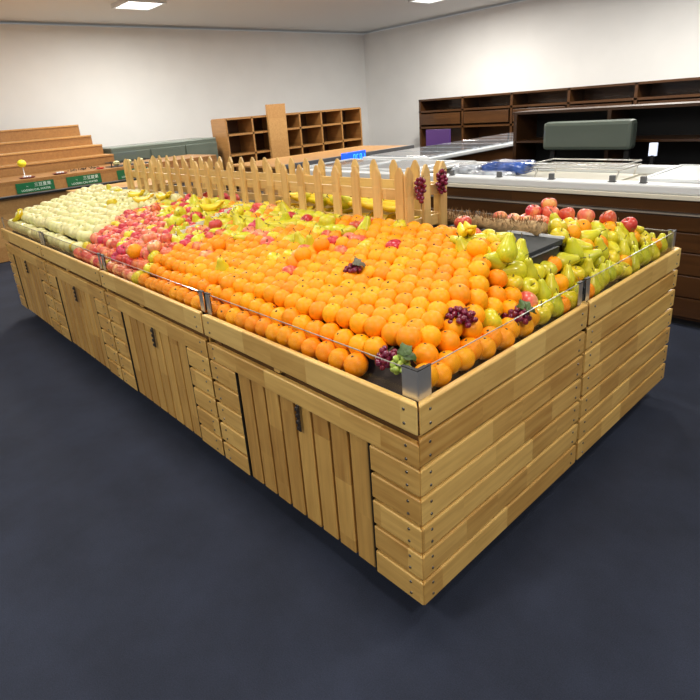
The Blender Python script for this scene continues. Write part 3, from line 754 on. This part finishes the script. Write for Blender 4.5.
# sliding lids on F1
for i, (x, w_) in enumerate([(-3.85, .78), (-3.05, .76), (-2.55, .22), (-.10, 1.05)]):
    t = empty('freezer_lid', (x, 3.45, .93), ['clear framed lid at the far left end of the long freezer', 'clear framed lid left of the blue wrapped goods', 'clear framed lid next to the blue wrapped goods', 'clear framed lid at the right end of the long freezer'][i], 'lid', 'sliding lids of the long freezer')
    bm = bmesh.new()
    for dx, dy, sx, sy in ((0, -.36, w_, .03), (0, .36, w_, .03), (-w_ / 2 + .015, 0, .03, .70), (w_ / 2 - .015, 0, .03, .70)): bx(bm, (dx, dy, .012), (sx, sy, .02), .003)
    put('frame', mesh('frame', bm, M['white']), t); put('pane', box_me('pane', (w_ - .06, .69, .006), M['white' if i == 3 else 'clear_film']), t, (0, 0, .012))
for i, x in enumerate([-2.12, -1.66, -1.22, -.78, -.58, -.05]):
    t = empty('lid_stop', (x, 3.0, .93), f'small dark grey block on the freezer rim, {nth(i)} from the fence side', 'lid stop', 'dark lid stops on the freezer rim')
    put('block', box_me('block', (.035, .03, .045), M['grey'], .004), t, (0, 0, .022)); put('foot_pad', box_me('foot_pad', (.045, .04, .004), M['black']), t, (0, 0, .002))
# wrapped goods
def pack(loc, s, mat, label, rz=0, seed=0):
    rr = random.Random(seed); bm = bmesh.new(); bmesh.ops.create_icosphere(bm, subdivisions=4, radius=1)
    for v in bm.verts:
        c = v.co.copy(); e = .55
        c = Vector([math.copysign(abs(q) ** e, q) for q in c]); c *= 1 + .07 * math.sin(6 * c.x + seed) * math.cos(7 * c.y) + .04 * math.sin(17 * c.x + 9 * c.z)
        v.co = Vector((c.x * s[0] / 2, c.y * s[1] / 2, max(-.95, c.z) * s[2] / 2))
    tag(put('wrapped_package', mesh('wrapped_package', bm, M[mat], True), None, loc, (0, 0, rz)), label, 'package', 'film wrapped packages on the freezer')
pack((-1.83, 3.42, .955), (.42, .34, .11), 'blue_film', 'blue film wrapped package on the long freezer', .1, 1)
pack((-2.19, 3.34, .94), (.26, .3, .09), 'clear_film', 'clear crumpled package left of the blue one', .3, 2)
pack((-1.84, 3.16, .925), (.42, .16, .06), 'clear_film', 'flat clear package in front of the blue one', 0, 3)
# wire rack standing on the freezer
t = empty('wire_rack', (-1.17, 3.55, .85), 'silver wire rack with a raised shelf standing on the long freezer', 'rack')
bm = bmesh.new()
for s in (0, 1):
    for dy in (-.18, .18):
        tube(bm, [(-.42, dy, .11 + .03 * s), (.30, dy, .11 + .03 * s)], .006, 6)
    for dx in (-.42, .30): tube(bm, [(dx, -.18, .11 + .03 * s), (dx, .18, .11 + .03 * s)], .006, 6)
for i in range(16): tube(bm, [(-.42 + .048 * i, -.18, .11), (-.42 + .048 * i, .18, .11)], .0025, 5)
put('wire_shelf', mesh('wire_shelf', bm, M['steel'], True), t)
for dx, dy, top in ((-.40, -.17, .11), (-.40, .17, .11), (.25, -.17, .11), (.25, .17, .11)):
    bm = bmesh.new(); tube(bm, [(dx, dy, .0), (dx + .03, dy, top)], .007, 8); put('leg', mesh('leg', bm, M['steel'], True), t)
put('base_tray', box_me('base_tray', (.74, .4, .03), M['cream'], .004), t, (-.08, 0, .018))
# second freezer running away, and the one at the right
def freezer2(x, y, ang, L, W_, label, zt=.93):
    t = empty('chest_freezer', (x, y, 0), label, 'freezer', 'open chest freezers', (0, 0, ang))
    put('body', box_me('body', (L - .06, W_ - .06, zt - .1), M['dark_wood']), t, (0, 0, zt / 2))
    put('kick_plate', box_me('kick_plate', (L - .12, W_ - .12, .05), M['black']), t, (0, 0, .025))
    put('rim', box_me('rim', (L, W_, .045), M['white'], .01), t, (0, 0, zt - .02))
    for i in range(int(L / .5)): put('lid_frame', box_me('lid_frame', (.46, W_ - .12, .012), M['clear_film'], .003), t, (-L / 2 + .3 + i * .5, 0, zt + .010))
    for i in range(int(L / .9)): put('handle', box_me('handle', (.12, .02, .015), M['steel'], .003), t, (-L / 2 + .5 + i * .9, -W_ / 2 + .02, zt - .2))
    return t
freezer2(-3.82, 6.45, PI / 2, 4.6, 1.1, 'white topped freezer running away behind the left part of the long freezer')
# blue display
t = empty('blue_display', (-4.66, 4.28, .75), 'glowing blue display panel above the fence on the freezer end', 'display')
put('screen', box_me('screen', (.02, .46, .14), M['led'], .004), t, (0, 0, .165), (0, 0, .05))
bm = bmesh.new()
for k in range(7):
    if k == 2: continue
    yy = -.18 + k * .06
    for dy, dz, sy, sz in ((-.015, 0, .006, .06), (.015, 0, .006, .06), (0, .03, .03, .006), (0, -.03, .03, .006)):
        if (k * 3 + int(dy * 100) + int(dz * 100)) % 4 == 1: continue
        bx(bm, (.012, yy + dy, .165 + dz), (.003, sy, sz))
put('digits', mesh('digits', bm, M['ledtxt']), t)
put('bracket', box_me('bracket', (.03, .3, .9), M['grey']), t, (-.03, 0, -.3))
# ------------------------------------------------------------------ left service counter with signs
CX = -7.2
t = empty('service_counter', (CX - .45, .9, 0), 'long brown wooden service counter at the far left carrying green signs', 'counter')
put('front_panel', box_me('front_panel', (.04, 5.6, .77), M['shop_light']), t, (.43, 0, .395))
put('ledge', box_me('ledge', (.09, 5.6, .018), M['black']), t, (.47, 0, .795))
put('ledge_strip', box_me('ledge_strip', (.10, 5.6, .008), M['grey']), t, (.47, 0, .81))
put('upper_panel', box_me('upper_panel', (.04, 5.6, .16), M['shop']), t, (.43, 0, .88))
put('worktop', box_me('worktop', (.9, 5.6, .03), M['shop'], .004), t, (0, 0, .975))
put('back_panel', box_me('back_panel', (.03, 5.6, .96), M['shop']), t, (-.43, 0, .48))
def text_me(s, size, mat, ext=.001):
    cu = bpy.data.curves.new('lettering', 'FONT'); cu.body = s; cu.size = size; cu.extrude = ext; cu.align_x = 'CENTER'; cu.align_y = 'CENTER'
    o = bpy.data.objects.new('tmp', cu); COL.objects.link(o); bpy.context.view_layer.update()
    me = bpy.data.meshes.new_from_object(o); bpy.data.objects.remove(o); me.materials.clear(); me.materials.append(mat); return me
def sign(y, label):
    t = empty('counter_sign', (CX + .008, y, .885), label, 'sign', 'green signs on the service counter', (0, 0, 0))
    put('board', box_me('board', (.008, .46, .125), M['sign'], .001), t)
    R90 = (PI / 2, 0, PI / 2)
    put('lettering', text_me('三豆夏果', .052, M['sign_text']), t, (.0052, .09, .022), R90)
    put('lettering', text_me('THE', .016, M['sign_text']), t, (.0052, -.10, .014), R90)
    put('lettering', text_me('LOOSEN CAL WATER', .036, M['sign_text']), t, (.0052, .0, -.034), R90)
sign(.99, 'green sign with white lettering on the counter front, nearer the left edge')
sign(1.61, 'green sign with white lettering on the counter front, behind the low table')
sign(2.3, 'green sign with white lettering on the counter front, hidden by the fence end')
# small trays and things on the worktop
for i, (y, mt) in enumerate([(.95, 'maroon'), (1.36, 'maroon'), (1.9, 'red')]):
    t = empty('sample_tray', (CX - .12, y, .99), ['maroon tray with white cups on the counter above the left sign', 'maroon tray with white cups between the two green signs', 'small red tray on the counter right of the green sign'][i], 'tray', 'small trays on the service counter')
    bm = bmesh.new(); lathe(bm, [(0, 0), (.05, 0), (.07, .018), (.064, .018), (.046, .006), (0, .006)], 20)
    o = put('tray', mesh('tray', bm, M[mt], True), t, scale=(.8, 1.5, 1) if i < 2 else (.8, .8, 1))
    for j in range(3 if i < 2 else 0):
        bm = bmesh.new(); lathe(bm, [(0, 0), (.012, 0), (.017, .026), (0, .026)], 12); put('cup', mesh('cup', bm, M['white'], True), t, (0, -.035 + j * .035, .006))
bm = bmesh.new(); rs = random.Random(3)
t = empty('dried_twigs', (CX - .3, 1.72, .99), 'small heap of dark twigs on the counter behind the second tray', 'twigs')
for i in range(26):
    p = Vector((rs.uniform(-.06, .06), rs.uniform(-.18, .18), .008)); d = Vector((rs.uniform(-1, 1), rs.uniform(-1, 1), rs.uniform(0, .6))) * .05; tube(bm, [p, p + d * .5 + Vector((0, 0, .008)), p + d], .004, 5)
put('twigs', mesh('twigs', bm, M['black']), t)['kind'] = 'stuff'
t = empty('yellow_price_marker', (CX - .35, .98, .99), 'yellow round marker on a white stand on the counter at the left edge', 'marker')
bm = bmesh.new(); lathe(bm, [(0, 0), (.03, 0), (.03, .006), (.006, .012), (.006, .14), (0, .14)], 14); put('stand', mesh('stand', bm, M['white'], True), t)
bm = bmesh.new(); lathe(bm, prof_sphere(.055, .9, 0, 0, 10), 16); put('marker', mesh('marker', bm, M['yellow'], True), t, (0, 0, .18))
# tiered wooden display steps rising behind the counter
t = empty('stepped_display', (-8.9, .3, 0), 'stepped brown wooden display rising behind the service counter', 'shelving')
for k, (xf, zt) in enumerate([(-8.2, 1.12), (-8.6, 1.27), (-9.0, 1.42), (-9.5, 1.60)]):
    put('riser', box_me('riser', (.03, 4.3, zt - .0), M['shop']), t, (xf + 8.9, 0, zt / 2))
    put('tread', box_me('tread', (.5, 4.3, .025), M['shop_light'], .003), t, (xf + 8.9 - .22, 0, zt - .0))
# wire basket on counter near the fence end
t = empty('produce_basket', (CX - .2, 2.35, .99), 'dark wire basket with pale produce on the counter beside the fence end', 'basket')
bm = bmesh.new()
for z in (0.004, .06): 
    for s in (-1, 1): tube(bm, [(-.12, s * .3, z), (.12, s * .3, z)], .006, 6); tube(bm, [(s * .12, -.3, z), (s * .12, .3, z)], .006, 6)
for i in range(4): tube(bm, [(.12, -.3 + .2 * i, 0), (.12, -.3 + .2 * i, .085)], .008, 6)
bx(bm, (0, 0, .004), (.24, .6, .006)); put('frame', mesh('frame', bm, M['black']), t)
for i in range(3): bm = bmesh.new(); lathe(bm, prof_sphere(.05, .7, 0, 0, 8), 14); put('produce', mesh('produce', bm, M['pale'], True), t, (0, -.18 + .18 * i, .045))
# low table in front of the counter
t = empty('display_table', (-6.53, 2.25, 0), 'low wooden topped table with dark frame at the far left end of the island', 'table')
put('tabletop', box_me('tabletop', (.85, 1.95, .035), M['shop_light'], .004), t, (0, 0, .785))
put('apron', box_me('apron', (.80, 1.90, .06), M['grey']), t, (0, 0, .737))
for sx in (-1, 1):
    for sy in (-1, 1): put('leg', box_me('leg', (.05, .05, .71), M['black']), t, (sx * .37, sy * .91, .355))
# grey-green cabinet, cubby shelving and wood counter behind the fence
t = empty('refrigerated_cabinet', (-8.9, 3.5, 0), 'grey-green cabinet behind the far part of the picket fence', 'cabinet')
put('body', box_me('body', (.9, 1.95, 1.2), M['ggrey'], .02), t, (0, 0, .61))
for k in range(3): put('front_panel', box_me('front_panel', (.02, .62, 1.06), M['ggrey'], .004), t, (.46, -.65 + k * .65, .6))
t = empty('cubby_shelf', (-8.5, 6.3, 0), 'brown wooden cubby shelving with dark open compartments behind the fence', 'shelving')
bm = bmesh.new(); bx(bm, (-.25, 0, .75), (.02, 3.4, 1.5))
for z in (.02, .45, .86, 1.22, 1.5): bx(bm, (0, 0, z), (.5, 3.4, .035))
for i in range(7): bx(bm, (0, -1.7 + i * .5667, .75), (.5, .035, 1.5))
put('carcass', mesh('carcass', bm, M['shop']), t)
bm = bmesh.new(); bx(bm, (-.23, 0, .75), (.01, 3.36, 1.46)); put('backing', mesh('backing', bm, M['dark_wood']), t)
put('post', box_me('post', (.06, .42, 1.7), M['shop_light']), t, (.29, -.6, .85))
t = empty('checkout_counter', (-5.95, 4.9, 0), 'wooden topped counter with a grey edge behind the middle of the fence', 'counter')
put('body', box_me('body', (1.1, 2.6, .8), M['shop_light']), t, (0, 0, .42)); put('top', box_me('top', (1.2, 2.8, .03), M['shop_light'], .004), t, (0, 0, .855))
put('edge_band', box_me('edge_band', (.03, 2.8, .06), M['grey'], .004), t, (.615, 0, .85))
for k in range(4): put('compartment', box_me('compartment', (.02, .45, .25), M['black']), t, (.556, -1 + k * .62, .62))
# dark shelving along the back, below the pale wall
t = empty('dark_shelving', (-3.2, 9.9, 0), 'dark brown shelving along the back of the shop behind the freezers', 'shelving')
bm = bmesh.new(); bx(bm, (0, .3, .78), (9.5, .03, 1.56))
for z in (.05, .5, .95, 1.3, 1.55): bx(bm, (0, 0, z), (9.5, .6, .04))
for i in range(9): bx(bm, (-4.72 + i * 1.18, 0, .78), (.05, .6, 1.56))
put('carcass', mesh('carcass', bm, M['dark_wood']), t)
for i in range(8): put('drawer', box_me('drawer', (1.08, .03, .24), M['dark_wood'], .006), t, (-4.13 + i * 1.18, -.31, 1.13)); 
t = empty('black_partition', (-.75, 5.7, 0), 'black shelving unit behind the long freezer at the right', 'shelving')
put('panel', box_me('panel', (4.6, .06, 1.3), M['navy']), t, (0, .3, .65)); put('cap', box_me('cap', (4.64, .5, .03), M['dark_wood']), t, (0, .05, 1.315))
for z in (.3, .68, .98): put('shelf', box_me('shelf', (4.5, .5, .025), M['dark_wood']), t, (0, .03, z))
for i in range(5): put('upright', box_me('upright', (.04, .5, 1.3), M['dark_wood']), t, (-2.26 + i * 1.13, .03, .65))
t = empty('grey_canopy', (-1.95, 5.15, 0), 'grey-green rounded panel on posts behind the wire rack', 'panel')
put('panel', box_me('panel', (.95, .16, .3), M['ggrey'], .04), t, (0, 0, 1.07)); put('post', box_me('post', (.05, .05, .95), M['black']), t, (-.4, .05, .475)); put('post', box_me('post', (.05, .05, .95), M['black']), t, (.4, .05, .475))
t = empty('light_sign', (-1.2, 4.9, 0), 'small glowing white square sign on a dark post at the right', 'sign')
put('post', box_me('post', (.03, .03, .9), M['black']), t, (0, .0, .45)); put('face', box_me('face', (.07, .03, .12), M['lcd'], .004), t, (0, 0, .95))
t = empty('purple_banner', (-5.3, 6.9, 0), 'purple panel beyond the freezers above the fence', 'banner')
put('panel', box_me('panel', (.5, .03, .3), M['purple']), t, (0, 0, .92)); put('post', box_me('post', (.04, .04, .82), M['black']), t, (0, 0, .41))
